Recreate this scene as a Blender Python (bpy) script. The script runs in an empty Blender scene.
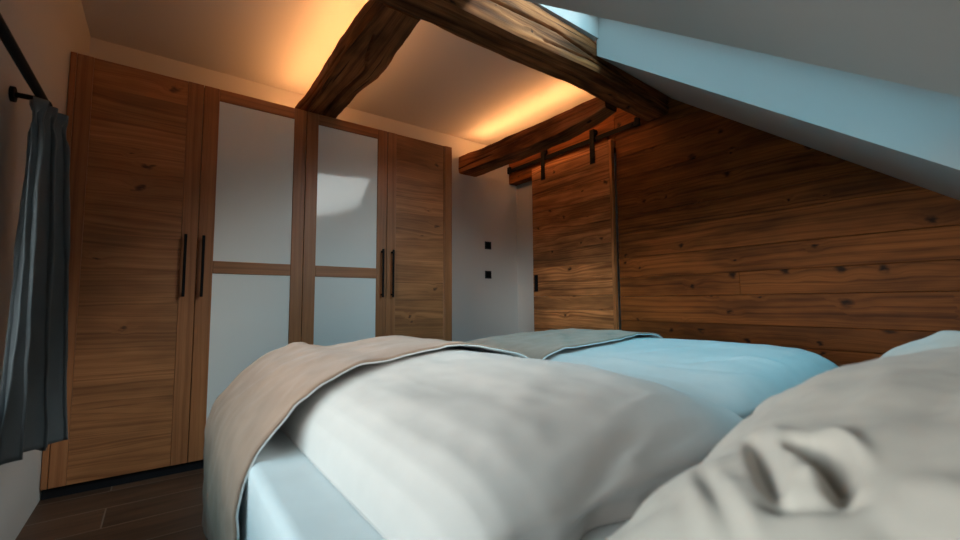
import bpy, bmesh, math, random
from mathutils import Vector, Matrix, noise
import numpy as np

scene = bpy.context.scene
COL = scene.collection
random.seed(7)

# ------------------------------------------------------------------ camera
CAM_H = 0.957
cam_d = bpy.data.cameras.new('camera')
cam = bpy.data.objects.new('camera', cam_d)
COL.objects.link(cam)
yaw, pitch, roll = 0.64164027, 0.07641741, -0.0055678
cy, sy, cp, sp = math.cos(yaw), math.sin(yaw), math.cos(pitch), math.sin(pitch)
fwd = Vector((sy*cp, cy*cp, sp)); rt = Vector((cy, -sy, 0)); up = rt.cross(fwd)
cr, sr = math.cos(roll), math.sin(roll)
r2 = rt*cr + up*sr; u2 = up*cr - rt*sr
m = Matrix((r2, u2, -fwd)).transposed().to_4x4()
m.translation = (0, 0, CAM_H)
cam.matrix_world = m
cam_d.sensor_width = 36
cam_d.lens = 425.249/960*36
cam_d.clip_start = 0.02
cam_d.dof.use_dof = True
cam_d.dof.focus_distance = 2.9
cam_d.dof.aperture_fstop = 2.6
scene.camera = cam

# ------------------------------------------------------------------ exposure and world
scene.view_settings.view_transform = 'Standard'
scene.view_settings.look = 'None'
scene.view_settings.gamma = 1.0
scene.view_settings.use_curve_mapping = False
scene.view_settings.exposure = 0.10

SKY_FILL = 2.6
world = bpy.data.worlds.new('world'); scene.world = world
world.use_nodes = True
nt = world.node_tree; nt.nodes.clear()
wo = nt.nodes.new('ShaderNodeOutputWorld'); bg = nt.nodes.new('ShaderNodeBackground')
tc = nt.nodes.new('ShaderNodeTexCoord'); sx = nt.nodes.new('ShaderNodeSeparateXYZ')
rp = nt.nodes.new('ShaderNodeValToRGB')          # height in the sky -> colour
cr_ = rp.color_ramp
cr_.elements[0].position = 0.46; cr_.elements[0].color = (0.07, 0.075, 0.065, 1)     # ground
cr_.elements[1].position = 0.95; cr_.elements[1].color = (0.15, 0.70, 1.0, 1)
for p_, c_ in ((0.50, (3.3, 3.2, 3.05, 1)), (0.56, (2.1, 2.05, 1.98, 1)), (0.65, (1.05, 1.1, 1.1, 1)), (0.77, (0.32, 0.86, 1.12, 1))):
    e = cr_.elements.new(p_); e.color = c_
zz_ = nt.nodes.new('ShaderNodeMath'); zz_.operation = 'MULTIPLY_ADD'; zz_.inputs[1].default_value = 0.5; zz_.inputs[2].default_value = 0.5
nt.links.new(tc.outputs['Generated'], sx.inputs[0]); nt.links.new(sx.outputs['Z'], zz_.inputs[0]); nt.links.new(zz_.outputs[0], rp.inputs[0])
# unseen warm-white glow added to the sky, lighting the bed through the roof window
dt = nt.nodes.new('ShaderNodeVectorMath'); dt.operation = 'DOT_PRODUCT'; dt.inputs[1].default_value = Vector((0.70, -0.45, 0.45)).normalized()
nt.links.new(tc.outputs['Generated'], dt.inputs[0])
mr = nt.nodes.new('ShaderNodeMapRange'); mr.interpolation_type = 'SMOOTHSTEP'
mr.inputs[1].default_value = 0.82; mr.inputs[2].default_value = 0.98; mr.inputs[3].default_value = 0.0; mr.inputs[4].default_value = SKY_FILL
nt.links.new(dt.outputs['Value'], mr.inputs[0])
hz = nt.nodes.new('ShaderNodeVectorMath'); hz.operation = 'SCALE'; hz.inputs[0].default_value = (1.0, 0.88, 0.78); nt.links.new(mr.outputs[0], hz.inputs['Scale'])
ad = nt.nodes.new('ShaderNodeVectorMath'); ad.operation = 'ADD'; nt.links.new(rp.outputs[0], ad.inputs[0]); nt.links.new(hz.outputs[0], ad.inputs[1])
nt.links.new(ad.outputs[0], bg.inputs[0]); nt.links.new(bg.outputs[0], wo.inputs[0])
bg.inputs[1].default_value = 6.0

def portal(name, loc, sx_, sy_, rot):
    l = bpy.data.lights.new(name, 'AREA'); l.shape = 'RECTANGLE'; l.size = sx_; l.size_y = sy_
    l.cycles.is_portal = True
    o = bpy.data.objects.new(name, l); COL.objects.link(o); o.location = loc; o.rotation_euler = rot
    return o
# room constants
XL, XR, YB, YF, ZC = -0.44, 3.235, 3.62, -0.55, 2.69
SK = 0.763; SC = 1.2626                      # sloped ceiling z = SC + SK*y
SKX0, SKX1, SKY0, SKY1 = 1.13, 2.06, -0.08, 1.57   # skylight opening
ROOF_T = 0.34
WY0, WY1, WZ0, WZ1 = -0.10, 1.90, 0.66, 1.56  # left window opening
ang = math.atan(SK)
portal('skylight_portal', ((SKX0+SKX1)/2, (SKY0+SKY1)/2, SC+SK*(SKY0+SKY1)/2+ROOF_T+0.06), SKX1-SKX0, (SKY1-SKY0)/math.cos(ang), (ang, 0, 0))
portal('window_portal', (XL-0.33, (WY0+WY1)/2, (WZ0+WZ1)/2), WZ1-WZ0, WY1-WY0, (0, math.radians(-90), 0))

# ------------------------------------------------------------------ materials
def new_mat(name):
    mt = bpy.data.materials.new(name); mt.use_nodes = True
    nt = mt.node_tree
    b = nt.nodes['Principled BSDF']
    return mt, nt, b
def N(nt, t, **kw):
    n = nt.nodes.new(t)
    for k, v in kw.items(): setattr(n, k, v)
    return n
def setin(nt, n, key, v):
    if hasattr(v, 'is_output'): nt.links.new(v, n.inputs[key])
    else: n.inputs[key].default_value = v
def math_(nt, op, a, b=0.0, c=0.0, clamp=False):
    n = N(nt, 'ShaderNodeMath', operation=op, use_clamp=clamp)
    setin(nt, n, 0, a); setin(nt, n, 1, b)
    if op in ('MULTIPLY_ADD',): setin(nt, n, 2, c)
    return n.outputs[0]
def maprange(nt, v, a, b, c=0.0, d=1.0, smooth=True):
    n = N(nt, 'ShaderNodeMapRange'); n.interpolation_type = 'SMOOTHSTEP' if smooth else 'LINEAR'
    setin(nt, n, 0, v); n.inputs[1].default_value = a; n.inputs[2].default_value = b; n.inputs[3].default_value = c; n.inputs[4].default_value = d
    return n.outputs[0]
def comb(nt, x, y, z=0.0):
    n = N(nt, 'ShaderNodeCombineXYZ'); setin(nt, n, 0, x); setin(nt, n, 1, y); setin(nt, n, 2, z); return n.outputs[0]
def mixc(nt, f, a, b, mode='MIX'):
    n = N(nt, 'ShaderNodeMix', data_type='RGBA', blend_type=mode)
    setin(nt, n, 0, f)
    ci = [i for i in n.inputs if i.type == 'RGBA']
    for s, v in zip(ci, (a, b)):
        if hasattr(v, 'is_output'): nt.links.new(v, s)
        else: s.default_value = (*v, 1) if len(v) == 3 else v
    return [o for o in n.outputs if o.type == 'RGBA'][0]
def noise_(nt, vec, scale, detail=2.0, rough=0.5, dims='2D', w=None):
    n = N(nt, 'ShaderNodeTexNoise', noise_dimensions=dims)
    if dims == '1D': setin(nt, n, 'W', w)
    else: nt.links.new(vec, n.inputs['Vector'])
    n.inputs['Scale'].default_value = scale; n.inputs['Detail'].default_value = detail; n.inputs['Roughness'].default_value = rough
    return n.outputs[0]
def scale_uv(nt, u, v, a, b): return comb(nt, math_(nt, 'MULTIPLY', u, a), math_(nt, 'MULTIPLY', v, b))

def wood(name, light, mid, dark, knot, ku=1.5, kv=4.0, dens=0.35, krad=0.10, ring=26.0, warp=0.05, rough=0.55, tint=0.35, crack=0.0, bump=0.15, fibre=0.4, spec=0.3, patch=0.0):
    mt, nt, b = new_mat(name)
    uvn = N(nt, 'ShaderNodeUVMap'); sp_ = N(nt, 'ShaderNodeSeparateXYZ'); nt.links.new(uvn.outputs[0], sp_.inputs[0])
    u, v = sp_.outputs[0], sp_.outputs[1]
    rnd = N(nt, 'ShaderNodeAttribute', attribute_name='rnd').outputs['Fac']
    vor = N(nt, 'ShaderNodeTexVoronoi', voronoi_dimensions='2D'); vor.inputs['Scale'].default_value = 1
    # wobble the knot lookup a little so that knots are not perfect ellipses
    wob = noise_(nt, scale_uv(nt, u, v, 14, 30), 1.0, 2)
    wv = math_(nt, 'MULTIPLY', math_(nt, 'SUBTRACT', wob, 0.5), 0.22)
    nt.links.new(comb(nt, math_(nt, 'ADD', math_(nt, 'MULTIPLY', u, ku), wv), math_(nt, 'ADD', math_(nt, 'MULTIPLY', v, kv), wv)), vor.inputs['Vector'])
    d = vor.outputs['Distance']
    cs = N(nt, 'ShaderNodeSeparateColor'); nt.links.new(vor.outputs['Color'], cs.inputs[0])
    sel = math_(nt, 'GREATER_THAN', cs.outputs[0], 1-dens)
    size = math_(nt, 'MULTIPLY_ADD', cs.outputs[1], 1.0, 0.35)
    dn = math_(nt, 'DIVIDE', d, size)
    k = math_(nt, 'MULTIPLY', maprange(nt, dn, krad*0.15, krad, 1, 0), sel)
    halo = math_(nt, 'MULTIPLY', maprange(nt, dn, krad*0.6, krad*3.6, 1, 0), sel)
    w1 = noise_(nt, scale_uv(nt, u, v, 0.8, 5.0), 1.0, 2)
    ph = math_(nt, 'MULTIPLY_ADD', math_(nt, 'SUBTRACT', w1, 0.5), warp*4, v)
    ph = math_(nt, 'MULTIPLY_ADD', halo, 0.018, ph)
    ringn = noise_(nt, None, ring, 3, 0.6, '1D', ph)
    ringn = maprange(nt, ringn, 0.15, 0.85)
    fib = noise_(nt, scale_uv(nt, u, v, 5, 230), 1.0, 3, 0.6)
    fac = math_(nt, 'ADD', math_(nt, 'MULTIPLY', ringn, 1-fibre), math_(nt, 'MULTIPLY', fib, fibre))
    ramp = N(nt, 'ShaderNodeValToRGB'); nt.links.new(fac, ramp.inputs[0])
    el = ramp.color_ramp.elements
    el[0].position = 0.22; el[0].color = (*dark, 1); el[1].position = 0.8; el[1].color = (*light, 1)
    x = el.new(0.5); x.color = (*mid, 1)
    col = ramp.outputs[0]
    if patch:
        pn = noise_(nt, scale_uv(nt, u, v, 1.3, 6), 1.0, 3, 0.6)
        pv = maprange(nt, pn, 0.3, 0.7, 1-patch, 1+patch*0.6)
        col = mixc(nt, 1.0, col, comb(nt, pv, pv, pv), 'MULTIPLY')
    tv = math_(nt, 'MULTIPLY_ADD', rnd, tint, 1-tint*0.55)
    col = mixc(nt, 1.0, col, comb(nt, tv, math_(nt, 'MULTIPLY_ADD', tv, 0.9, 0.1), math_(nt, 'MULTIPLY_ADD', tv, 0.8, 0.2)), 'MULTIPLY')
    col = mixc(nt, math_(nt, 'MULTIPLY', halo, 0.35), col, mid)
    col = mixc(nt, math_(nt, 'MULTIPLY', k, 0.92), col, knot)
    hgt = fac
    if crack:
        cn = noise_(nt, scale_uv(nt, u, v, 0.9, 34), 1.0, 2, 0.5)
        cm = maprange(nt, cn, 0.30, 0.24, 0, 1)
        col = mixc(nt, math_(nt, 'MULTIPLY', cm, crack), col, [c*0.18 for c in dark])
        hgt = math_(nt, 'SUBTRACT', hgt, math_(nt, 'MULTIPLY', cm, 1.5))
    nt.links.new(col, b.inputs['Base Color'])
    b.inputs['Roughness'].default_value = rough
    b.inputs['Specular IOR Level'].default_value = spec
    bp = N(nt, 'ShaderNodeBump'); bp.inputs['Strength'].default_value = bump; bp.inputs['Distance'].default_value = 0.004
    nt.links.new(hgt, bp.inputs['Height']); nt.links.new(bp.outputs[0], b.inputs['Normal'])
    return mt

M = {}
M['oak'] = wood('oak_knotty', (0.42, 0.176, 0.068), (0.335, 0.134, 0.050), (0.215, 0.080, 0.029), (0.06, 0.022, 0.010), ku=2.8, kv=3.4, dens=0.42, krad=0.075, ring=50, warp=0.03, rough=0.45, tint=0.28, bump=0.05, fibre=0.45, spec=0.4, patch=0.25)
M['oak_frame'] = wood('oak_frame', (0.38, 0.155, 0.062), (0.32, 0.125, 0.049), (0.24, 0.090, 0.034), (0.06, 0.025, 0.012), ku=1.0, kv=5, dens=0.12, krad=0.06, ring=55, warp=0.012, rough=0.42, tint=0.12, bump=0.05, fibre=0.5, spec=0.4, patch=0.15)
M['old_wall'] = wood('reclaimed_spruce_wall', (0.275, 0.090, 0.020), (0.205, 0.064, 0.014), (0.115, 0.034, 0.008), (0.010, 0.004, 0.002), ku=4.2, kv=4.8, dens=0.60, krad=0.135, ring=44, warp=0.016, rough=0.6, tint=0.38, crack=0.28, bump=0.2, fibre=0.42, spec=0.15, patch=0.45)
M['old_door'] = wood('reclaimed_spruce_door', (0.55, 0.235, 0.085), (0.40, 0.160, 0.056), (0.20, 0.072, 0.025), (0.025, 0.011, 0.006), ku=3.2, kv=4.6, dens=0.50, krad=0.115, ring=46, warp=0.035, rough=0.6, tint=0.6, crack=0.5, bump=0.25, fibre=0.38, spec=0.2, patch=0.45)
M['beam'] = wood('hewn_beam_wood', (0.36, 0.132, 0.047), (0.25, 0.085, 0.029), (0.115, 0.038, 0.014), (0.02, 0.009, 0.005), ku=3.5, kv=5, dens=0.35, krad=0.10, ring=34, warp=0.03, rough=0.75, tint=0.15, crack=0.85, bump=0.5, fibre=0.5, spec=0.12, patch=0.65)

def plain(name, col, rough=0.6, spec=0.3, metal=0.0, bump=0.0, bscale=200):
    mt, nt, b = new_mat(name)
    b.inputs['Base Color'].default_value = (*col, 1); b.inputs['Roughness'].default_value = rough
    b.inputs['Specular IOR Level'].default_value = spec; b.inputs['Metallic'].default_value = metal
    tcn = N(nt, 'ShaderNodeTexCoord')
    nz = N(nt, 'ShaderNodeTexNoise'); nz.inputs['Scale'].default_value = bscale; nz.inputs['Detail'].default_value = 3
    nt.links.new(tcn.outputs['Object'], nz.inputs['Vector'])
    if bump:
        bp = N(nt, 'ShaderNodeBump'); bp.inputs['Strength'].default_value = bump; bp.inputs['Distance'].default_value = 0.002
        nt.links.new(nz.outputs[0], bp.inputs['Height']); nt.links.new(bp.outputs[0], b.inputs['Normal'])
    rr = maprange(nt, nz.outputs[0], 0.2, 0.8, max(rough-0.05, 0.02), min(rough+0.05, 1))
    nt.links.new(rr, b.inputs['Roughness'])
    return mt
M['plaster'] = plain('white_plaster', (0.47, 0.448, 0.43), 0.85, 0.15, bump=0.08, bscale=90)  # slope and left wall: their dimness is put into this colour
M['plaster_white'] = plain('bright_white_plaster', (0.64, 0.615, 0.595), 0.85, 0.15, bump=0.08, bscale=90)  # same finish for back wall and flat ceiling, brighter light put into its colour
M['black'] = plain('black_metal', (0.006, 0.006, 0.007), 0.7, 0.12)
M['blackp'] = plain('black_plastic', (0.010, 0.010, 0.012), 0.4, 0.35)
M['plinth'] = plain('black_plinth', (0.006, 0.007, 0.010), 0.5, 0.3)
M['glass_white'] = plain('white_back_painted_glass', (0.74, 0.745, 0.73), 0.05, 0.5)
M['win_white'] = plain('white_window_frame', (0.72, 0.72, 0.72), 0.4, 0.4)
M['shadow_gap'] = plain('dark_carcass_board', (0.05, 0.025, 0.014), 0.7, 0.2)

def fabric(name, col, weave=900, bump=0.25, rough=0.9, sheen=0.2, mott=0.06):
    mt, nt, b = new_mat(name)
    tcn = N(nt, 'ShaderNodeTexCoord')
    nz = N(nt, 'ShaderNodeTexNoise'); nz.inputs['Scale'].default_value = 14; nz.inputs['Detail'].default_value = 4
    nt.links.new(tcn.outputs['Object'], nz.inputs['Vector'])
    mv = maprange(nt, nz.outputs[0], 0.3, 0.7, 1-mott, 1+mott)
    nt.links.new(mixc(nt, 1.0, col, comb(nt, mv, mv, mv), 'MULTIPLY'), b.inputs['Base Color'])
    b.inputs['Roughness'].default_value = rough; b.inputs['Specular IOR Level'].default_value = 0.2
    b.inputs['Sheen Weight'].default_value = sheen
    w = N(nt, 'ShaderNodeTexNoise'); w.inputs['Scale'].default_value = weave; w.inputs['Detail'].default_value = 1
    nt.links.new(tcn.outputs['Object'], w.inputs['Vector'])
    bp = N(nt, 'ShaderNodeBump'); bp.inputs['Strength'].default_value = bump; bp.inputs['Distance'].default_value = 0.001
    nt.links.new(w.outputs[0], bp.inputs['Height']); nt.links.new(bp.outputs[0], b.inputs['Normal'])
    return mt
M['sheet'] = fabric('white_sheet_cotton', (0.76, 0.77, 0.77), mott=0.02)
M['duvet'] = fabric('offwhite_duvet_satin', (0.63, 0.565, 0.53), mott=0.02)
M['pillow'] = fabric('greige_pillow_satin', (0.53, 0.48, 0.43), mott=0.03)
M['runner'] = fabric('taupe_runner_linen', (0.36, 0.226, 0.163), weave=500, bump=0.4, mott=0.08)
M['lining'] = fabric('white_runner_lining', (0.74, 0.74, 0.73), mott=0.02)
M['curtain'] = fabric('blue_grey_curtain_linen', (0.098, 0.108, 0.116), weave=600, bump=0.4, mott=0.05)
M['bedbase'] = fabric('grey_bed_base_cloth', (0.20, 0.20, 0.20), mott=0.04)

def glass_pane():
    mt = bpy.data.materials.new('clear_glass'); mt.use_nodes = True; nt = mt.node_tree; nt.nodes.clear()
    o = N(nt, 'ShaderNodeOutputMaterial'); t = N(nt, 'ShaderNodeBsdfTransparent'); g = N(nt, 'ShaderNodeBsdfGlossy')
    t.inputs[0].default_value = (0.93, 0.97, 0.97, 1); g.inputs['Roughness'].default_value = 0.01
    fr = N(nt, 'ShaderNodeFresnel'); fr.inputs[0].default_value = 1.45
    mx = N(nt, 'ShaderNodeMixShader'); nt.links.new(fr.outputs[0], mx.inputs[0]); nt.links.new(t.outputs[0], mx.inputs[1]); nt.links.new(g.outputs[0], mx.inputs[2])
    nt.links.new(mx.outputs[0], o.inputs[0]); return mt
M['glass'] = glass_pane()
def emit(name, col, s):
    mt = bpy.data.materials.new(name); mt.use_nodes = True; nt = mt.node_tree; nt.nodes.clear()
    o = N(nt, 'ShaderNodeOutputMaterial'); e = N(nt, 'ShaderNodeEmission'); e.inputs[0].default_value = (*col, 1); e.inputs[1].default_value = s
    nt.links.new(e.outputs[0], o.inputs[0]); return mt
M['led'] = emit('warm_led', (1.0, 0.42, 0.14), 72.0)

def floor_mat():
    mt, nt, b = new_mat('wood_look_floor_tile')
    tcn = N(nt, 'ShaderNodeTexCoord'); s = N(nt, 'ShaderNodeSeparateXYZ'); nt.links.new(tcn.outputs['Object'], s.inputs[0])
    br = N(nt, 'ShaderNodeTexBrick'); br.offset = 0.37
    mp = N(nt, 'ShaderNodeMapping'); mp.inputs['Location'].default_value = (0.17, 0.03, 0)
    nt.links.new(tcn.outputs['Object'], mp.inputs[0]); nt.links.new(mp.outputs[0], br.inputs['Vector'])
    br.inputs['Scale'].default_value = 1; br.inputs['Brick Width'].default_value = 1.2; br.inputs['Row Height'].default_value = 0.23
    br.inputs['Mortar Size'].default_value = 0.003; br.inputs['Mortar Smooth'].default_value = 0.1
    br.inputs['Color1'].default_value = (0.0, 0, 0, 1); br.inputs['Color2'].default_value = (1, 1, 1, 1)
    cs = N(nt, 'ShaderNodeSeparateColor'); nt.links.new(br.outputs['Color'], cs.inputs[0])
    off = math_(nt, 'MULTIPLY', cs.outputs[0], 5.0)
    u = math_(nt, 'ADD', s.outputs[0], off); v = math_(nt, 'ADD', s.outputs[1], off)
    n1 = noise_(nt, scale_uv(nt, u, v, 1.6, 13), 1.0, 4, 0.6); n2 = noise_(nt, scale_uv(nt, u, v, 5, 120), 1.0, 2)
    f = math_(nt, 'ADD', math_(nt, 'MULTIPLY', n1, 0.7), math_(nt, 'MULTIPLY', n2, 0.3))
    rm = N(nt, 'ShaderNodeValToRGB'); nt.links.new(f, rm.inputs[0])
    rm.color_ramp.elements[0].position = 0.3; rm.color_ramp.elements[0].color = (0.042, 0.020, 0.011, 1)
    rm.color_ramp.elements[1].position = 0.72; rm.color_ramp.elements[1].color = (0.125, 0.066, 0.038, 1)
    tv = math_(nt, 'MULTIPLY_ADD', cs.outputs[0], 0.5, 0.75)
    c = mixc(nt, 1.0, rm.outputs[0], comb(nt, tv, tv, tv), 'MULTIPLY')
    c = mixc(nt, br.outputs['Fac'], c, (0.20, 0.155, 0.12))
    nt.links.new(c, b.inputs['Base Color']); b.inputs['Roughness'].default_value = 0.5
    return mt
M['floor'] = floor_mat()

# ------------------------------------------------------------------ mesh helpers
def link_mesh(name, bm, mat, parent=None, smooth=False, kind=None):
    me = bpy.data.meshes.new(name)
    bmesh.ops.recalc_face_normals(bm, faces=bm.faces[:])
    bm.to_mesh(me); bm.free()
    if mat is not None: me.materials.append(mat)
    if smooth:
        for p in me.polygons: p.use_smooth = True
    o = bpy.data.objects.new(name, me); COL.objects.link(o)
    if parent is not None: o.parent = parent
    if kind: o['kind'] = kind
    return o
def new_bm():
    bm = bmesh.new(); bm.loops.layers.uv.new('UVMap'); bm.faces.layers.float.new('rnd'); return bm
def add_box(bm, lo, hi, grain=0, bev=0.0015, rnd=None, off=None, seg=1):
    """a bevelled box with wood coordinates running along the grain axis"""
    uvl = bm.loops.layers.uv['UVMap']; rl = bm.faces.layers.float['rnd']
    rnd = random.random() if rnd is None else rnd
    if off is None: off = (random.uniform(0, 60), random.uniform(0, 60))
    tmp = bmesh.new()
    c = [(a+b)/2 for a, b in zip(lo, hi)]; s = [abs(b-a) for a, b in zip(lo, hi)]
    bmesh.ops.create_cube(tmp, size=1, matrix=Matrix.Translation(c) @ Matrix.Diagonal((*s, 1)))
    if bev: bmesh.ops.bevel(tmp, geom=tmp.edges[:], offset=min(bev, min(s)*0.45), segments=seg, affect='EDGES', profile=0.5)
    tmp.normal_update()
    vm = {v: bm.verts.new(v.co) for v in tmp.verts}
    for f in tmp.faces:
        try: nf = bm.faces.new([vm[v] for v in f.verts])
        except ValueError: continue
        nf[rl] = rnd
        n = f.normal; ax = max(range(3), key=lambda i: abs(n[i]))
        others = [i for i in range(3) if i != grain]
        for lp, v in zip(nf.loops, f.verts):
            co = v.co
            if ax == grain: lp[uvl].uv = (co[others[0]]*0.3+off[0], co[others[1]]+off[1])
            else:
                ac = [i for i in others if i != ax][0]
                lp[uvl].uv = (co[grain]+off[0], co[ac]+off[1]+0.37*ax)
    tmp.free()
def add_cyl(bm, p0, p1, r, seg=24, r1=None):
    p0 = Vector(p0); p1 = Vector(p1); d = p1-p0
    q = d.to_track_quat('Z', 'Y').to_matrix().to_4x4()
    bmesh.ops.create_cone(bm, cap_ends=True, segments=seg, radius1=r, radius2=r if r1 is None else r1, depth=d.length, matrix=Matrix.Translation((p0+p1)/2) @ q)
def box_obj(name, lo, hi, mat, parent=None, grain=0, bev=0.0015, kind=None, **kw):
    bm = new_bm(); add_box(bm, lo, hi, grain, bev, **kw); return link_mesh(name, bm, mat, parent, kind=kind)
def add_prism_x(bm, prof, x0, x1):
    a = [bm.verts.new((x0, y, z)) for y, z in prof]; b = [bm.verts.new((x1, y, z)) for y, z in prof]
    n = len(prof)
    bm.faces.new(a); bm.faces.new(b[::-1])
    for i in range(n): bm.faces.new((a[i], b[i], b[(i+1) % n], a[(i+1) % n]))
def tag(o, label, cat, group=None, kind=None):
    o['label'] = label; o['category'] = cat
    if group: o['group'] = group
    if kind: o['kind'] = kind
    return o
def empty(name, loc=(0, 0, 0)):
    o = bpy.data.objects.new(name, None); o.location = loc; o.empty_display_size = 0.1; COL.objects.link(o); return o
def adopt(o, root):
    """parent a world-built mesh to its root, keeping it where it is"""
    if o.type == 'MESH' and root.type == 'EMPTY':
        o.data.transform(Matrix.Translation(-Vector(root.location)))
    o.parent = root
    return o
def part(name, bm, mat, root, smooth=False, base=None):
    """part built in world coordinates under an Empty (base = that Empty's location)"""
    bmesh.ops.translate(bm, verts=bm.verts[:], vec=-Vector(base if base is not None else root.location))
    return link_mesh(name, bm, mat, root, smooth)

# ------------------------------------------------------------------ room shell
box_obj('floor', (-1.0, -1.0, -0.12), (3.7, 4.1, 0.0), M['floor'], bev=0, kind='structure')
box_obj('ceiling', (-0.85, 1.50, ZC), (3.65, 4.05, ZC+0.25), M['plaster_white'], bev=0, kind='structure')
box_obj('wall_back', (-0.85, YB, 0), (XR+0.4, YB+0.3, ZC+0.1), M['plaster_white'], bev=0, kind='structure')
# left wall with the window opening
bm = new_bm()
T = 0.36
add_box(bm, (XL-T, YF-0.3, 0), (XL, WY0, ZC+0.1), bev=0)
add_box(bm, (XL-T, WY1, 0), (XL, YB+0.1, ZC+0.1), bev=0)
add_box(bm, (XL-T, WY0, 0), (XL, WY1, WZ0), bev=0)
add_box(bm, (XL-T, WY0, WZ1), (XL, WY1, ZC+0.1), bev=0)
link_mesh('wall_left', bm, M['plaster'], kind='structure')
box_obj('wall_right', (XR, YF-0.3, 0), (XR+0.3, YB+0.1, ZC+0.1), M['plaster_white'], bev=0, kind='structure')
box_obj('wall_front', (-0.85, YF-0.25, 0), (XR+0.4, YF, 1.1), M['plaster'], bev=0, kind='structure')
# sloped ceiling with the skylight shaft cut through it
def slope_prof(y0, y1): return [(y0, SC+SK*y0), (y1, SC+SK*y1), (y1, SC+SK*y1+ROOF_T), (y0, SC+SK*y0+ROOF_T)]
bm = bmesh.new()
def slope_panel(x0, x1, y0, ya, yb):
    """slab under the roof from y0 up to the near face of the cross beam (ya at x0, yb at x1)"""
    A = [bm.verts.new((x0, y, z)) for y, z in slope_prof(y0, ya)]; B = [bm.verts.new((x1, y, z)) for y, z in slope_prof(y0, yb)]
    bm.faces.new(A); bm.faces.new(B[::-1])
    for i in range(4): bm.faces.new((A[i], B[i], B[(i+1) % 4], A[(i+1) % 4]))
slope_panel(-0.85, SKX0, YF-0.3, 1.492, 1.515)
slope_panel(SKX1, XR+0.4, YF-0.3, 1.557, 1.72)
slope_panel(SKX0, SKX1, YF-0.3, SKY0, SKY0)
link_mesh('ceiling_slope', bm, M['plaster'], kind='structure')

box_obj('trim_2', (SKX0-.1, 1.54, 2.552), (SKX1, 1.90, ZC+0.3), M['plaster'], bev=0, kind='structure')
# wood cladding of the right wall (boards run along y)
CX = 3.12
bm = new_bm()
z = 0.0; row = 0
hs = [0.16, 0.19, 0.14, 0.18, 0.13, 0.20, 0.155, 0.17, 0.21, 0.14, 0.185, 0.15, 0.19, 0.16, 0.2, 0.17, 0.15]
breaks = {3: [0.9], 6: [1.25], 9: [0.35]}
for h in hs:
    z1 = min(z+h, 2.66)
    if z1-z < 0.02: break
    ys = [YF+0.002] + sorted(breaks.get(row, [])) + [2.192]
    for a, b_ in zip(ys[:-1], ys[1:]):
        x = CX + random.uniform(0, 0.004)
        # clip against the sloped ceiling: boards stop under it
        ya = max(a, (z1-SC)/SK+0.0) if z1 > SC+SK*a else a
        if ya < b_-0.02:
            add_box(bm, (x, max(a, (z-SC)/SK-0.02), z+0.0008), (XR-0.002, b_-0.0008, z1-0.0008), grain=1, bev=0.0025)
    z = z1; row += 1
link_mesh('wall_right_cladding', bm, M['old_wall'], kind='structure')
# header boards above the sliding door
bm = new_bm()
for (a, b_) in ((2.30, 2.425), (2.427, 2.555), (2.557, 2.682)):
    add_box(bm, (CX+random.uniform(0, 0.003), 2.1935, a), (XR-0.002, YB-0.002, b_), grain=1, bev=0.003)
link_mesh('trim_1', bm, M['old_wall'], kind='structure')

# ------------------------------------------------------------------ windows
wr = empty('window_1', (XL-0.30, (WY0+WY1)/2, WZ0)); wr['kind'] = 'structure'
bm = new_bm(); fx0, fx1 = XL-0.34, XL-0.27; fw = 0.065
add_box(bm, (fx0, WY0+.002, WZ0+.002), (fx1, WY0+fw, WZ1-.002), bev=0.004); add_box(bm, (fx0, WY1-fw, WZ0+.002), (fx1, WY1-.002, WZ1-.002), bev=0.004)
add_box(bm, (fx0, WY0+fw, WZ0+.002), (fx1, WY1-fw, WZ0+fw), bev=0.004); add_box(bm, (fx0, WY0+fw, WZ1-fw), (fx1, WY1-fw, WZ1-.002), bev=0.004)
mid = (WY0+WY1)/2
add_box(bm, (fx0, mid-0.05, WZ0+fw), (fx1, mid+0.05, WZ1-fw), bev=0.004)
part('window_frame', bm, M['win_white'], wr)
bm = new_bm(); add_box(bm, (fx0+.03, WY0+fw-.01, WZ0+fw-.01), (fx0+.036, mid-.04, WZ1-fw+.01), bev=0); add_box(bm, (fx0+.03, mid+.04, WZ0+fw-.01), (fx0+.036, WY1-fw+.01, WZ1-fw+.01), bev=0)
part('window_glass', bm, M['glass'], wr)
wr = empty('window_2', ((SKX0+SKX1)/2, 0.7, SC+SK*0.7+ROOF_T)); wr['kind'] = 'structure'
def slope_bar(bm, x0, x1, y0, y1, d0, d1):
    add_prism_x(bm, [(y0, SC+SK*y0+ROOF_T+d0), (y1, SC+SK*y1+ROOF_T+d0), (y1, SC+SK*y1+ROOF_T+d1), (y0, SC+SK*y0+ROOF_T+d1)], x0, x1)
bm = bmesh.new(); fw = 0.06
slope_bar(bm, SKX0-.03, SKX0+fw, SKY0-.03, SKY1+.03, 0.002, 0.09); slope_bar(bm, SKX1-fw, SKX1+.03, SKY0-.03, SKY1+.03, 0.002, 0.09)
slope_bar(bm, SKX0+fw, SKX1-fw, SKY0-.03, SKY0+fw, 0.002, 0.09); slope_bar(bm, SKX0+fw, SKX1-fw, SKY1-fw, SKY1+.03, 0.002, 0.09)
part('window_frame', bm, M['win_white'], wr)
bm = bmesh.new(); slope_bar(bm, SKX0+fw-.01, SKX1-fw+.01, SKY0+fw-.01, SKY1-fw+.01, 0.05, 0.056)
part('window_glass', bm, M['glass'], wr)

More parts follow.
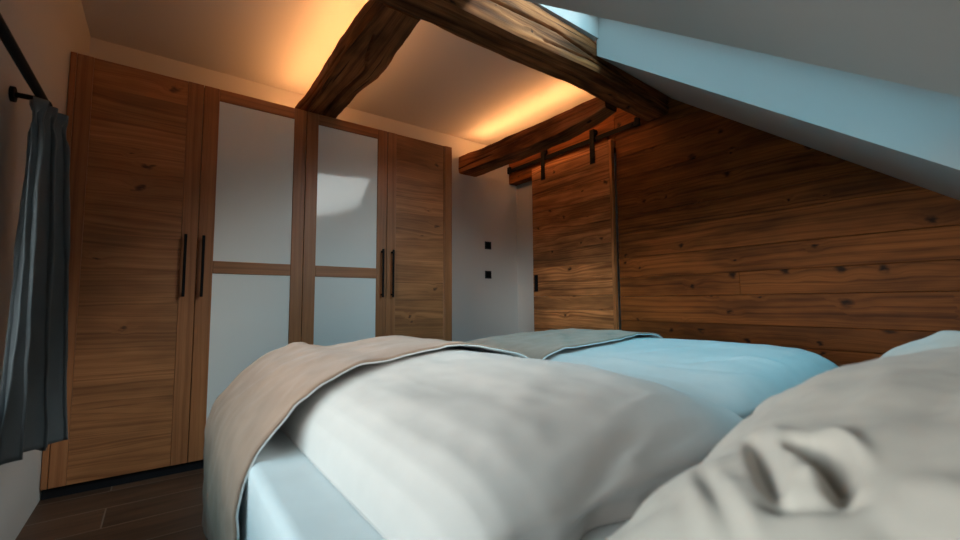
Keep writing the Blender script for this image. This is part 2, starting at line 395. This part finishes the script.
# ------------------------------------------------------------------ beams
def fbm(p, s, o=3): return noise.fractal(Vector(p)*s, 1.0, 2.0, o)
def interp(xs, ys, x): return float(np.interp(x, xs, ys))
def build_beam(name, axis, stations, secf, label, cracks=(), amp=0.006, seed=0.0, group=None):
    """secf(t) -> (a0,a1,z0,z1) cross-section (across range, height range) at station t along axis"""
    bm = new_bm(); uvl = bm.loops.layers.uv['UVMap']; rl = bm.faces.layers.float['rnd']
    nb, nh = 36, 40
    rings = []; per = []
    for t in stations:
        a0, a1, z0, z1 = secf(t)
        pts = []
        for i in range(nb): pts.append((i/nb, 0.0))
        for i in range(nh): pts.append((1.0, i/nh))
        for i in range(nb): pts.append((1-i/nb, 1.0))
        for i in range(nh): pts.append((0.0, 1-i/nh))
        ring = []
        for (fa, fz) in pts:
            a = a0+(a1-a0)*fa; z_ = z0+(z1-z0)*fz
            # worn, waney edges
            ca, cz = abs(fa-0.5)*2, abs(fz-0.5)*2
            k = max(0.0, ca*cz-0.70)/0.30
            chunk = 0.004 + 0.010*max(0.0, fbm((t*1.5+seed, 3*round(fa), 5*round(fz)), 1.0))
            a -= math.copysign(k*chunk, fa-0.5); z_ -= math.copysign(k*chunk, fz-0.5)
            p = (t+seed*3.1, a*2.5, z_*2.5)
            n1 = fbm((p[0]*2.2, p[1]*2, p[2]*2), 1.3); n2 = fbm((p[0]*6, p[1]*9, p[2]*9), 2.0)
            na = (fa-0.5)*2 if ca >= cz else 0.0; nz = (fz-0.5)*2 if cz >= ca else 0.0
            dsp = amp*(0.5*n1+0.4*n2)
            for (pl, depth, width) in cracks:           # drying cracks: grooves along a face
                face, poly = pl
                ff = interp([q[0] for q in poly], [q[1] for q in poly], t) if poly[0][0] <= t <= poly[-1][0] else None
                if ff is None: continue
                if face == 'bottom' and fz == 0.0: dd = abs(fa-ff)*(a1-a0)
                elif face == 'side0' and fa == 0.0: dd = abs(fz-ff)*(z1-z0)
                else: continue
                dsp -= depth*math.exp(-(dd/width)**2)
            a += na*dsp; z_ += nz*dsp
            ring.append(bm.verts.new((a, t, z_) if axis == 1 else (t, a, z_)))
        rings.append(ring)
    L = len(rings[0])
    plen = [0.0]
    for i in range(L): plen.append(plen[-1]+(rings[0][i].co-rings[0][(i+1) % L].co).length)
    o1, o2 = random.uniform(0, 50), random.uniform(0, 50)
    for s in range(len(stations)-1):
        for i in range(L):
            j = (i+1) % L
            f = bm.faces.new((rings[s][i], rings[s][j], rings[s+1][j], rings[s+1][i])); f[rl] = 0.5
            for lp, (tt, pp) in zip(f.loops, ((stations[s], plen[i]), (stations[s], plen[i+1]), (stations[s+1], plen[i+1]), (stations[s+1], plen[i]))):
                lp[uvl].uv = (tt+o1, pp+o2)
    for ring in (rings[0], rings[-1]):
        f = bm.faces.new(ring); f[rl] = 0.3
        for lp in f.loops: lp[uvl].uv = (lp.vert.co[1-axis]*0.5+o1, lp.vert.co[2]+o2)
    o = link_mesh(name, bm, M['beam'], smooth=True)
    tag(o, label, 'beam', group, 'thing')
    md = o.modifiers.new('edges', 'EDGE_SPLIT'); md.split_angle = math.radians(50)
    return o
def lin(a, b, n): return [a+(b-a)*i/n for i in range(n+1)]
# cross beam B along x (purlin under the slope), with a slight slope and twist
def secB(t):
    y0 = interp([-0.5, 1.4, 2.05, 3.2], [1.50, 1.535, 1.56, 1.705], t)
    y1 = interp([-0.5, 0.94, 1.95, 3.2], [1.70, 1.71, 1.755, 1.90], t)
    z0 = interp([-0.5, 0.94, 1.4, 2.08, 3.2], [2.28, 2.295, 2.305, 2.35, 2.428], t)
    z1 = interp([-0.5, 1.5, 2.05, 3.2], [2.54, 2.542, 2.545, 2.60], t)
    return y0, y1, z0, z1
build_beam('purlin_beam', 0, lin(XL+0.003, CX-0.003, 150), secB, 'long dark hewn beam crossing the room along the edge of the sloped ceiling',
           cracks=[(('side0', [(XL, .62), (0.8, .55), (1.2, .52), (1.7, .62), (2.1, .42), (2.6, .5), (3.3, .4)]), 0.02, 0.007), (('side0', [(1.6, .2), (2.0, .3), (2.8, .22)]), 0.010, 0.006), (('bottom', [(0.6, .3), (1.8, .45), (3.0, .4)]), 0.008, 0.006)], amp=0.005, seed=1.3)
def secA(t):
    x0 = 0.742 + 0.006*math.sin(t*5)
    x1 = interp([1.7, 2.0, 2.17, 2.35, 2.6, 2.75, 3.0, 3.6], [0.940, 0.962, 0.985, 0.992, 0.962, 0.968, 0.972, 0.98], t)
    return x0, x1, 2.302, interp([1.7, 2.3, 3.0, 3.6], [2.425, 2.44, 2.43, 2.43], t)
build_beam('ceiling_beam', 1, lin(1.722, YB-0.003, 110), secA, 'hewn beam running back above the middle of the oak wardrobe',
           cracks=[(('bottom', [(1.95, .28), (2.15, .42), (2.3, .62), (2.5, .60), (2.7, .55), (3.0, .52)]), 0.022, 0.006), (('side0', [(2.2, .3), (3.2, .45)]), 0.01, 0.006)], amp=0.005, seed=4.1, group='hewn beams running front to back')
def secC(t):
    x0 = interp([1.8, 2.0, 2.5, 3.6], [2.53, 2.50, 2.46, 2.43], t); x1 = interp([1.8, 2.6, 3.6], [2.66, 2.665, 2.665], t)
    return x0, x1, interp([1.82, 2.0, 2.3, 2.6, 3.6], [2.372, 2.328, 2.292, 2.284, 2.303], t), interp([1.82, 2.5, 3.6], [2.475, 2.450, 2.485], t)
build_beam('ceiling_beam', 1, lin(1.848, YB-0.003, 110), secC, 'hewn beam running back above the sliding plank door to the white wall',
           cracks=[(('bottom', [(2.0, .5), (3.4, .45)]), 0.010, 0.006), (('side0', [(1.9, .55), (2.6, .62), (3.4, .5)]), 0.009, 0.006)], amp=0.004, seed=8.7, group='hewn beams running front to back')

# warm LED strips lying on top of the two beams
def led(x, y0, y1, z0, z1, label):
    def strip(w, a, b_):
        bm = new_bm(); add_box(bm, (x-w, y0, a), (x+w, y1, b_), bev=0)
        for v in bm.verts: v.co.z += z0 + (z1-z0)*(v.co.y-y0)/(y1-y0)
        return bm
    root = link_mesh('led_strip', strip(0.010, 0, .005), M['blackp'])
    tag(root, label, 'LED strip', 'LED strips on the beams', 'thing')
    link_mesh('diffuser', strip(0.008, 0.005, 0.010), M['led'], root)
led(0.81, 1.95, 3.50, 2.447, 2.447, 'warm glowing LED strip on top of the beam above the wardrobe')
led(2.585, 1.98, 3.50, 2.470, 2.497, 'warm glowing LED strip on top of the beam above the sliding door')

# ------------------------------------------------------------------ wardrobe
WF = 3.0; D0, D1 = 0.057, 2.287          # door bottom and top
wb = (0.75, 3.3, 0)
ward = empty('wardrobe', wb)
tag(ward, 'four-door knotty oak wardrobe with white glass middle doors along the back wall', 'wardrobe')
bm = new_bm()
add_box(bm, (XL+.004, WF+.026, 0.06), (1.940, YB-.012, D1-.004), grain=2, bev=0)
part('carcass', bm, M['shadow_gap'], ward)
bm = new_bm(); add_box(bm, (1.8775, WF-.001, D0), (1.947, YB-.01, D1+.002), grain=2); part('end_panel', bm, M['oak_frame'], ward)
bm = new_bm(); add_box(bm, (XL+.003, WF-.001, D0), (-0.413, WF+.024, D1), grain=2); part('filler_strip', bm, M['oak_frame'], ward)
bm = new_bm(); add_box(bm, (XL+.006, WF+.03, 0.0), (1.94, WF+.05, 0.0565), bev=0); part('plinth', bm, M['plinth'], ward)
def handle(x, door):
    bm = new_bm(); z0, z1 = 1.000, 1.362
    add_box(bm, (x-.0075, WF-.038, z0), (x+.0075, WF-.026, z1), grain=2, bev=0.003, seg=2)
    for zz in (z0+.02, z1-.02): add_box(bm, (x-.006, WF-.028, zz-.006), (x+.006, WF+.001, zz+.006), bev=0.001)
    bmesh.ops.translate(bm, verts=bm.verts[:], vec=-Vector(wb))
    h = link_mesh('handle', bm, M['black'], door); return h
def door(kind, x0, x1, xs0, xs1, hx):
    """stiles end at xs0 / start at xs1"""
    bm = new_bm(); th = 0.022
    add_box(bm, (x0, WF, D0), (xs0, WF+th, D1), grain=2, bev=0.002)
    add_box(bm, (xs1, WF, D0), (x1, WF+th, D1), grain=2, bev=0.002)
    if kind == 'glass':
        for (a, b_) in ((D0, 0.138), (1.141, 1.2165), (2.211, D1)):
            add_box(bm, (xs0+.0006, WF+.0005, a), (xs1-.0006, WF+th, b_), grain=0, bev=0.002)
    d = part('door', bm, M['oak_frame'], ward)
    if kind == 'glass':
        for (a, b_) in ((0.138, 1.141), (1.2165, 2.211)):
            bm = new_bm(); add_box(bm, (xs0+.0003, WF+.006, a+.0003), (xs1-.0003, WF+.014, b_-.0003), bev=0)
            bmesh.ops.translate(bm, verts=bm.verts[:], vec=-Vector(wb)); link_mesh('glass_pane', bm, M['glass_white'], d)
    else:
        bm = new_bm(); zz = D0+.001
        while zz < D1-.002:                              # horizontal-grain veneer strips
            h = random.uniform(0.13, 0.22); e_ = min(zz+h, D1-.001)
            if D1-.001-e_ < 0.06: e_ = D1-.001
            add_box(bm, (xs0+.0005, WF+.0035, zz), (xs1-.0005, WF+th, e_), grain=0, bev=0.0004); zz = e_
        bmesh.ops.translate(bm, verts=bm.verts[:], vec=-Vector(wb)); link_mesh('panel', bm, M['oak'], d)
    handle(hx, d)
    return d
door('wood', -0.411, 0.1535, -0.345, 0.075, 0.096)
door('glass', 0.1565, 0.7515, 0.237, 0.675, 0.184)
door('glass', 0.7545, 1.3535, 0.834, 1.275, 1.316)
door('wood', 1.3565, 1.8755, 1.430, 1.8745-.012, 1.398)

# ------------------------------------------------------------------ wall plates
def plate(z, label):
    bm = new_bm(); x = 2.812; s = 0.042
    add_box(bm, (x-s, YB-0.009, z-s), (x+s, YB-0.0002, z+s), bev=0.003, seg=2)
    o = link_mesh('wall_switch', bm, M['blackp']); tag(o, label, 'switch', 'black switches on the white wall')
    bm = new_bm(); add_box(bm, (x-s+.014, YB-0.013, z-s+.014), (x+s-.014, YB-0.0085, z+s-.014), bev=0.002, seg=2)
    link_mesh('rocker', bm, M['black'], o)
plate(1.574, 'upper black square switch on the white wall beside the wardrobe')
plate(1.256, 'lower black square switch on the white wall beside the wardrobe')

# ------------------------------------------------------------------ sliding door, rail
sb = (3.085, 2.69, 0.02)
sd = empty('sliding_door', sb); tag(sd, 'sliding door of old brown planks hung on a black rail', 'door', kind='thing')
SY0, SY1, DZ0, DZ1, DX0, DX1 = 2.222, 3.186, 0.02, 2.362, 3.066, 3.104
bm = new_bm(); zz = DZ0
for h in (0.15, 0.135, 0.16, 0.12, 0.145, 0.155, 0.13, 0.15, 0.14, 0.16, 0.12, 0.15, 0.14, 0.155, 0.13, 0.15, 0.2):
    e_ = min(zz+h, DZ1)
    if e_-zz < 0.02: break
    add_box(bm, (DX0+random.uniform(0, .002), SY0+.001, zz+.0006), (DX1, SY1, e_-.0006), grain=1, bev=0.0022); zz = e_
part('plank_panel', bm, M['old_door'], sd)
bm = new_bm(); add_box(bm, (DX0-.002, SY0-.026, DZ0), (DX1+.002, SY0, DZ1+.004), grain=2, bev=0.003, rnd=0.9); part('edge_batten', bm, M['old_door'], sd)
bm = new_bm(); add_box(bm, (DX0-.006, 3.118, 1.065), (DX0+.004, 3.168, 1.235), bev=0.003); hp = part('pull_plate', bm, M['black'], sd)
for yc in (3.015, 2.392):
    bm = new_bm()
    add_box(bm, (DX0-.011, yc-.026, 2.20), (DX0-.003, yc+.026, 2.515), bev=0.002)
    hs_ = part('hanger_strap', bm, M['black'], sd)
    bm = bmesh.new(); add_cyl(bm, (3.076, yc, 2.488), (3.096, yc, 2.488), 0.034, 28)
    bmesh.ops.translate(bm, verts=bm.verts[:], vec=-Vector(sb)); link_mesh('roller', bm, M['black'], hs_)
    for zz in (2.24, 2.32):
        bm = bmesh.new(); add_cyl(bm, (DX0-.016, yc, zz), (DX0-.004, yc, zz), 0.011, 6)
        bmesh.ops.translate(bm, verts=bm.verts[:], vec=-Vector(sb)); link_mesh('bolt', bm, M['black'], hs_)
rail = empty('door_rail', (3.085, 2.75, 2.43)); tag(rail, 'black flat steel rail carrying the sliding plank door', 'rail')
bm = new_bm(); add_box(bm, (3.080, 1.925, 2.408), (3.089, 3.585, 2.450), grain=1, bev=0.001); part('bar', bm, M['black'], rail)
for yy in (2.0, 2.4, 2.8, 3.2, 3.52):
    bm = bmesh.new(); add_cyl(bm, (3.074, yy, 2.429), (3.1195, yy, 2.429), 0.011, 16); part('standoff', bm, M['black'], rail)
for yy in (1.945, 3.56):
    bm = new_bm(); add_box(bm, (3.066, yy-.022, 2.40), (3.094, yy+.022, 2.475), bev=0.004); part('end_stop', bm, M['black'], rail)

# ------------------------------------------------------------------ curtain and rod
RX, RZ = -0.362, 1.672
rod = empty('curtain_rod', (RX, 1.3, RZ)); tag(rod, 'black metal curtain rod on a wall bracket above the left window', 'curtain rod')
bm = bmesh.new(); add_cyl(bm, (RX, 0.25, RZ), (RX, 2.10, RZ), 0.014, 24); part('pole', bm, M['black'], rod, True)
for yy in (2.065, 0.32):
    bm = bmesh.new(); add_cyl(bm, (XL+.0005, yy, RZ), (XL+.012, yy, RZ), 0.026, 28); add_cyl(bm, (XL+.01, yy, RZ), (RX-.008, yy, RZ), 0.009, 16)
    part('bracket', bm, M['black'], rod)
bm = bmesh.new(); add_cyl(bm, (RX, 2.10, RZ), (RX, 2.118, RZ), 0.017, 24); part('end_cap', bm, M['black'], rod)
def curtain():
    bm = bmesh.new(); nu, nv = 180, 70; grid = []
    for j in range(nv+1):
        f = j/nv; zt = RZ-0.032-f*1.14
        row = []
        for i in range(nu+1):
            s = i/nu
            z_ = zt - 0.010*(s > .5)*f - 0.012*fbm((s*3, f*2, 1), 1)*f
            hd = min(1.0, max(0.0, (RZ-z_-0.07)/0.05))          # below the header band
            pin = math.exp(-((RZ-z_-0.095)/0.03)**2)
            A = 0.026+0.014*f
            ph = 2*math.pi*2.7*s + 0.4*math.sin(3*f+2*s)
            # line the folds hang along: from the window side out towards the room at the far end
            y = 1.955 - 0.13*f*(1-s) + 0.165*s + 0.012*math.sin(ph*2)*hd
            xc = -0.365 + 0.050*s + (0.006+0.036*s)*f
            x = xc + A*(1-0.55*pin)*math.sin(ph) + 0.006*fbm((s*6, f*3, 5), 1.5) + 0.008*pin*math.sin(ph*3+1)
            x = max(x, XL+0.006)
            row.append(bm.verts.new((x, y, z_)))
        grid.append(row)
    for j in range(nv):
        for i in range(nu): bm.faces.new((grid[j][i], grid[j][i+1], grid[j+1][i+1], grid[j+1][i]))
    o = link_mesh('curtain', bm, M['curtain'], smooth=True)
    sm = o.modifiers.new('thickness', 'SOLIDIFY'); sm.thickness = 0.004; sm.offset = 0
    tag(o, 'blue-grey linen curtain bunched at the end of the black rod', 'curtain')
curtain()

# ------------------------------------------------------------------ bed
BX0, BX1, BY0, BY1, BZ = 0.170, 2.15, -0.28, 1.80, 0.60
bb = (1.15, 0.8, 0); bed = empty('bed', bb); tag(bed, 'low double bed with a white fitted sheet under the sloped ceiling', 'bed')
bm = new_bm(); add_box(bm, (BX0+.012, BY0, 0.07), (BX1-.012, BY1-.02, 0.335), bev=0.02, seg=3); part('bed_base', bm, M['bedbase'], bed)
for x in (BX0+.14, BX1-.14):
    for y in (BY0+.14, BY1-.16):
        bm = new_bm(); add_box(bm, (x-.035, y-.035, 0.0), (x+.035, y+.035, 0.072), bev=0.004); part('leg', bm, M['blackp'], bed)
bm = new_bm(); add_box(bm, (BX0, BY0, 0.337), (BX1, BY1, BZ), bev=0.022, seg=4)
part('mattress', bm, M['sheet'], bed, True)

LX = [.283, .288, .30, .33, .36, .42, .49, .60, .72, .80, .90, 1.00, 1.06, 1.085, 1.098, 1.102]
LZ = [.61, .645, .675, .710, .731, .755, .772, .792, .803, .803, .788, .760, .737, .715, .675, .61]
RXs = [1.106, 1.112, 1.13, 1.17, 1.24, 1.49, 1.78, 1.95, 2.03, 2.08, 2.105, 2.115]
RZs = [.61, .675, .71, .735, .756, .772, .785, .778, .757, .722, .67, .61]
def smoothstep(a, b, x):
    t = min(1, max(0, (x-a)/(b-a))); return t*t*(3-2*t)
def ridge(x, y, x0, y0, x1, y1, h, w):
    dx, dy = x1-x0, y1-y0; L2 = dx*dx+dy*dy
    t = min(1, max(0, ((x-x0)*dx+(y-y0)*dy)/L2)); d = math.hypot(x-x0-t*dx, y-y0-t*dy)
    return h*math.sin(math.pi*(0.08+0.84*t))*math.exp(-(d/w)**2)
LW = [(.44, .405, .60, .42, -.022, .009), (.52, .425, .68, .435, -.020, .008), (.45, .45, .66, .455, .006, .014), (.64, .415, .86, .42, -.02, .009), (.62, .47, .84, .49, .008, .012),
      (.45, .55, .75, .75, .004, .05), (.82, .9, .97, .55, .004, .025), (.35, 1.0, .5, .6, .005, .05), (.6, 1.08, .9, .98, .004, .03), (.78, 1.05, .98, .80, .0035, .006)]
RW = [(1.30, .98, 1.62, .86, .006, .012), (1.33, .72, 1.55, .62, -.012, .016), (1.50, .66, 1.60, .52, .012, .016), (1.2, .6, 1.4, .5, .012, .02), (1.6, .9, 1.95, .7, .004, .03), (1.2, 1.0, 1.3, .7, .006, .02), (1.25, .85, 1.34, .55, -.008, .02)]
def h_left(x, y, raw=False):
    if x <= LX[0] or x >= LX[-1]: return None
    z_ = interp(LX, LZ, x)
    g = (1-min(1, abs((y-1.1135)/0.7285))**9)
    g = max(0.0, g)**0.5
    amp = smoothstep(.28, .40, x)*smoothstep(1.10, 1.0, x)
    z_ = 0.61+(z_-0.61)*g
    z_ += amp*g*(0.010*fbm((x*2, y*2, 3), 1.2) - 0.012*smoothstep(.8, .4, y))
    if not raw:
        for w in LW: z_ += amp*g*ridge(x, y, *w)
        z_ += amp*g*0.003*fbm((x*7, y*7, 9), 1.5)
    return z_
def h_right(x, y, raw=False):
    if x <= RXs[0] or x >= RXs[-1]: return None
    z_ = interp(RXs, RZs, x)
    g = max(0.0, 1-min(1, abs((y-1.148)/0.694))**12)**0.5
    amp = smoothstep(1.10, 1.25, x)*smoothstep(2.12, 1.95, x)
    z_ = 0.61+(z_-0.61)*g
    z_ += amp*g*(0.008*fbm((x*2, y*2, 13), 1.2))
    if not raw:
        for w in RW: z_ += amp*g*ridge(x, y, *w)
        z_ += amp*g*0.003*fbm((x*7, y*7, 19), 1.5)
    return z_
def duvet(xs, y0, y1, hf, label, seam):
    bm = bmesh.new()
    lo, hi = xs[0], xs[-1]
    ex = [lo+(hi-lo)*(0.5-0.5*math.cos(math.pi*i/110)) for i in range(111)]
    ey = [y0+(y1-y0)*(0.5-0.5*math.cos(math.pi*j/130)) for j in range(131)]
    top = [[bm.verts.new((x, y, (hf(x, y) if 0 < i < 110 and 0 < j < 130 else None) or 0.61)) for j, y in enumerate(ey)] for i, x in enumerate(ex)]
    bot = [[None]*131 for _ in ex]
    for i, x in enumerate(ex):
        for j, y in enumerate(ey):
            bot[i][j] = top[i][j] if i in (0, 110) or j in (0, 130) else bm.verts.new((x, y, 0.603))
    for i in range(110):
        for j in range(130):
            bm.faces.new((top[i][j], top[i+1][j], top[i+1][j+1], top[i][j+1]))
            try: bm.faces.new((bot[i][j], bot[i][j+1], bot[i+1][j+1], bot[i+1][j]))
            except ValueError: pass
    for v in bm.verts:                       # the end by the pillow tucks in under itself
        if v.co.y < y0+.16:
            v.co.y += (0.050+0.03*fbm((v.co.x*6, 0, 3), 1))*smoothstep(.685, .625, v.co.z)*smoothstep(y0+.16, y0+.02, v.co.y)
    o = link_mesh('duvet', bm, M['duvet'], smooth=True)
    tag(o, label, 'duvet', 'duvets on the bed')
    return o
duvet(LX, 0.386, 1.841, h_left, 'puffy off-white duvet on the near half of the bed beside the pale sheet edge', None)
duvet(RXs, 0.455, 1.841, h_right, 'flatter pale blue lit duvet on the far half of the bed by the plank wall', None)

# bed runner: taupe cloth over both duvets, hanging down the near side
def runner():
    hang = [(.163, .20), (.160, .28), (.157, .36), (.155, .44), (.156, .50), (.162, .55), (.178, .600), (.207, .641), (.241, .672), (.273, .702), (.30, .727), (.345, .752), (.40, .774), (.46, .788)]
    xs = np.linspace(.50, 2.10, 110)
    NY = 46; yn, yf = 1.135, 1.812
    grids = [[], [], [], []]
    for j in range(NY+1):
        f = j/NY
        raw = []
        for x in np.linspace(.28, 2.14, 400):
            y = yn+(yf-yn)*f
            v = max(h_left(x, y, True) or 0.61, h_right(x, y, True) or 0.61); raw.append(v)
        raw = np.array(raw); k = np.exp(-np.linspace(-2.2, 2.2, 25)**2); k /= k.sum()
        sm = np.convolve(np.pad(raw, 12, mode='edge'), k, 'valid'); sm = np.maximum(sm, raw)
        gx = np.linspace(.28, 2.14, 400)
        path = list(hang) + [(float(x), float(np.interp(x, gx, sm))+0.012) for x in xs] + [(2.135, .73), (2.158, .66), (2.168, .58), (2.17, .50), (2.172, .42), (2.174, .34)]
        # resample, compute normals in the x-z plane
        pts = np.array(path)
        seg = np.r_[0, np.cumsum(np.hypot(*np.diff(pts, axis=0).T))]
        ss = np.linspace(0, seg[-1], 190)
        px = np.interp(ss, seg, pts[:, 0]); pz = np.interp(ss, seg, pts[:, 1])
        kk = np.ones(5)/5; px[2:-2] = np.convolve(px, kk, 'valid'); pz[2:-2] = np.convolve(pz, kk, 'valid')
        tx, tz = np.gradient(px), np.gradient(pz); ln = np.hypot(tx, tz); nx, nz = -tz/ln, tx/ln
        rows = [[], [], [], []]
        for i in range(190):
            s = ss[i]
            # the side hang slants a little; near edge wanders
            y_n = yn - 0.045*smoothstep(.75, .35, s) - 0.04*smoothstep(.45, 0, s) + 0.012*math.sin(s*5+1) + 0.05*smoothstep(1.9, 2.3, s)
            y_f = yf + 0.005 - 0.02*smoothstep(.3, 0.0, s) + 0.01*math.sin(s*4)
            y = y_n+(y_f-y_n)*f
            de = (y-y_n)
            hem = -0.0025*math.exp(-((de-0.035)/0.005)**2) - 0.002*math.exp(-((de-0.05)/0.004)**2)
            lift = 0.010*math.exp(-de/0.06)*math.exp(-((s-1.45)/0.22)**2)
            wr_ = 0.0035*fbm((s*2.2, y*5, 2), 2.0) + 0.004*fbm((s*1.2+y*3, y*1.5-s, 7), 1.5) + 0.016*max(0, fbm((s*5+y*9, y*3-s, 4), 1.0))*smoothstep(.95, .5, s) + 0.009*max(0, fbm((s*7-y*6, y*4, 14), 1.0))
            o = 0.006+hem+lift+wr_
            if px[i] > .28 : o = max(o, 0.004+lift)
            for g, t in zip(rows, (o+0.006, o+0.001, o+0.0005, o-0.003)):
                g.append((px[i]+nx[i]*t, y - (0.0018 if g is rows[2] or g is rows[3] else 0)*(1-f), pz[i]+nz[i]*t))
        for g, r in zip(grids, rows): g.append(r)
    def solid(top, bot):
        bm = bmesh.new()
        a = [[bm.verts.new(p) for p in r] for r in top]; b = [[bm.verts.new(p) for p in r] for r in bot]
        n, m_ = len(a), len(a[0])
        for j in range(n-1):
            for i in range(m_-1):
                bm.faces.new((a[j][i], a[j][i+1], a[j+1][i+1], a[j+1][i])); bm.faces.new((b[j][i], b[j+1][i], b[j+1][i+1], b[j][i+1]))
        for i in range(m_-1):
            bm.faces.new((a[0][i], b[0][i], b[0][i+1], a[0][i+1])); bm.faces.new((a[-1][i], a[-1][i+1], b[-1][i+1], b[-1][i]))
        for j in range(n-1):
            bm.faces.new((a[j][0], a[j+1][0], b[j+1][0], b[j][0])); bm.faces.new((a[j][-1], b[j][-1], b[j+1][-1], a[j+1][-1]))
        return bm
    o = link_mesh('bed_runner', solid(grids[0], grids[1]), M['runner'], smooth=True)
    tag(o, 'taupe bed runner laid across the foot of the bed and hanging down its side', 'bed runner')
    l = link_mesh('lining', solid(grids[2], grids[3]), M['lining'], o, smooth=True); l['label'] = 'white lining edge'
runner()

# pillows
def pillow(cx, cy_, cz, hx, hy, th, tilt, roll_, mat, label, folds, seed, yawz=0.0):
    bm = bmesh.new(); n = 200
    R_ = Matrix.Rotation(yawz, 4, 'Z') @ Matrix.Rotation(tilt, 4, 'X') @ Matrix.Rotation(roll_, 4, 'Y')
    def pt(u, v, side):
        pu = 1-0.06*(1-abs(v)**2)*abs(u)**4; pv = 1-0.06*(1-abs(u)**2)*abs(v)**4   # pulled-in sides, pointed corners
        x = hx*u*pu; y = hy*v*pv
        prof = (max(0.0, 1-abs(u)**2.6))**0.62*(max(0.0, 1-abs(v)**2.6))**0.62
        e = min(1-abs(u), 1-abs(v))
        z_ = th*prof
        w = smoothstep(0.0, 0.18, e)
        z_ += w*(0.014*fbm((u*1.2, v*1.2, seed), 1.3)+0.003*fbm((u*4, v*4, seed+3), 1.2))
        # gathers running in from the seam
        z_ += 0.0035*smoothstep(.45, .02, e)*smoothstep(0.0, .06, e)*math.sin(18*(u if abs(v) > abs(u) else v)+4*fbm((u*2, v*2, seed+8), 1))
        if side > 0:
            for fd in folds: z_ += ridge(x, y, fd[0]+.027, fd[1], fd[2]+.027, *fd[3:])*smoothstep(0, .10, e)
        return R_ @ Vector((x, y, side*z_)) + Vector((cx, cy_, cz))
    def map_(i): 
        t = -1+2*i/n; return math.sin(t*math.pi/2)*0.35+t*0.65
    T_ = [[None]*(n+1) for _ in range(n+1)]; B_ = [[None]*(n+1) for _ in range(n+1)]
    for i in range(n+1):
        for j in range(n+1):
            u, v = map_(i), map_(j)
            T_[i][j] = bm.verts.new(pt(u, v, 1))
            if i in (0, n) or j in (0, n): B_[i][j] = T_[i][j]
            else:
                p = pt(u, v, -1); p.z = max(p.z, 0.604); B_[i][j] = bm.verts.new(p)
    for i in range(n):
        for j in range(n):
            bm.faces.new((T_[i][j], T_[i+1][j], T_[i+1][j+1], T_[i][j+1]))
            try: bm.faces.new((B_[i][j], B_[i][j+1], B_[i+1][j+1], B_[i+1][j]))
            except ValueError: pass
    o = link_mesh('pillow', bm, mat, smooth=True); tag(o, label, 'pillow', 'pillows at the head of the bed')
    return o
FOLD = [(-.205, .218, -.345, .148, -.026, .009), (-.19, .200, -.31, .135, .008, .012), (-.345, .156, -.325, .098, -.022, .008), (-.250, .158, -.278, .118, -.075, .011), (-.278, .118, -.318, .112, -.055, .010),
        (-.232, .132, -.285, .094, .012, .008), (-.225, .165, -.265, .150, .006, .010), (-.305, .140, -.305, .112, .010, .008), (-.27, .275, -.39, .190, .006, .014), (-.28, .250, -.38, .172, -.006, .010),
        (-.29, .225, -.385, .150, .005, .010), (-.20, .29, -.25, .22, -.005, .016), (-.26, .065, -.04, .035, -.005, .018), (-.22, .115, -.03, .10, .005, .022), (-.10, .22, .12, .15, .005, .03),
        (-.34, .09, -.39, .03, -.007, .014), (-.30, .07, -.36, -.02, .007, .016), (.02, .24, .25, .23, -.006, .03)]
pillow(0.757, 0.0, 0.773, 0.415, 0.335, 0.115, math.radians(-9), math.radians(-6.5), M['pillow'], 'rumpled greige pillow close to the viewer on the near half of the bed', FOLD, 2.0)
pillow(1.60, 0.0, 0.790, 0.43, 0.335, 0.115, math.radians(-9), 0.0, M['pillow'], 'pale blue lit pillow on the far half of the bed by the plank wall', [(-.3, .1, .2, .2, .012, .03), (-.3, .2, -.1, .25, -.01, .02), (-.2, .05, .1, .12, -.012, .02), (-.35, .0, -.1, .08, .01, .02)], 5.0)
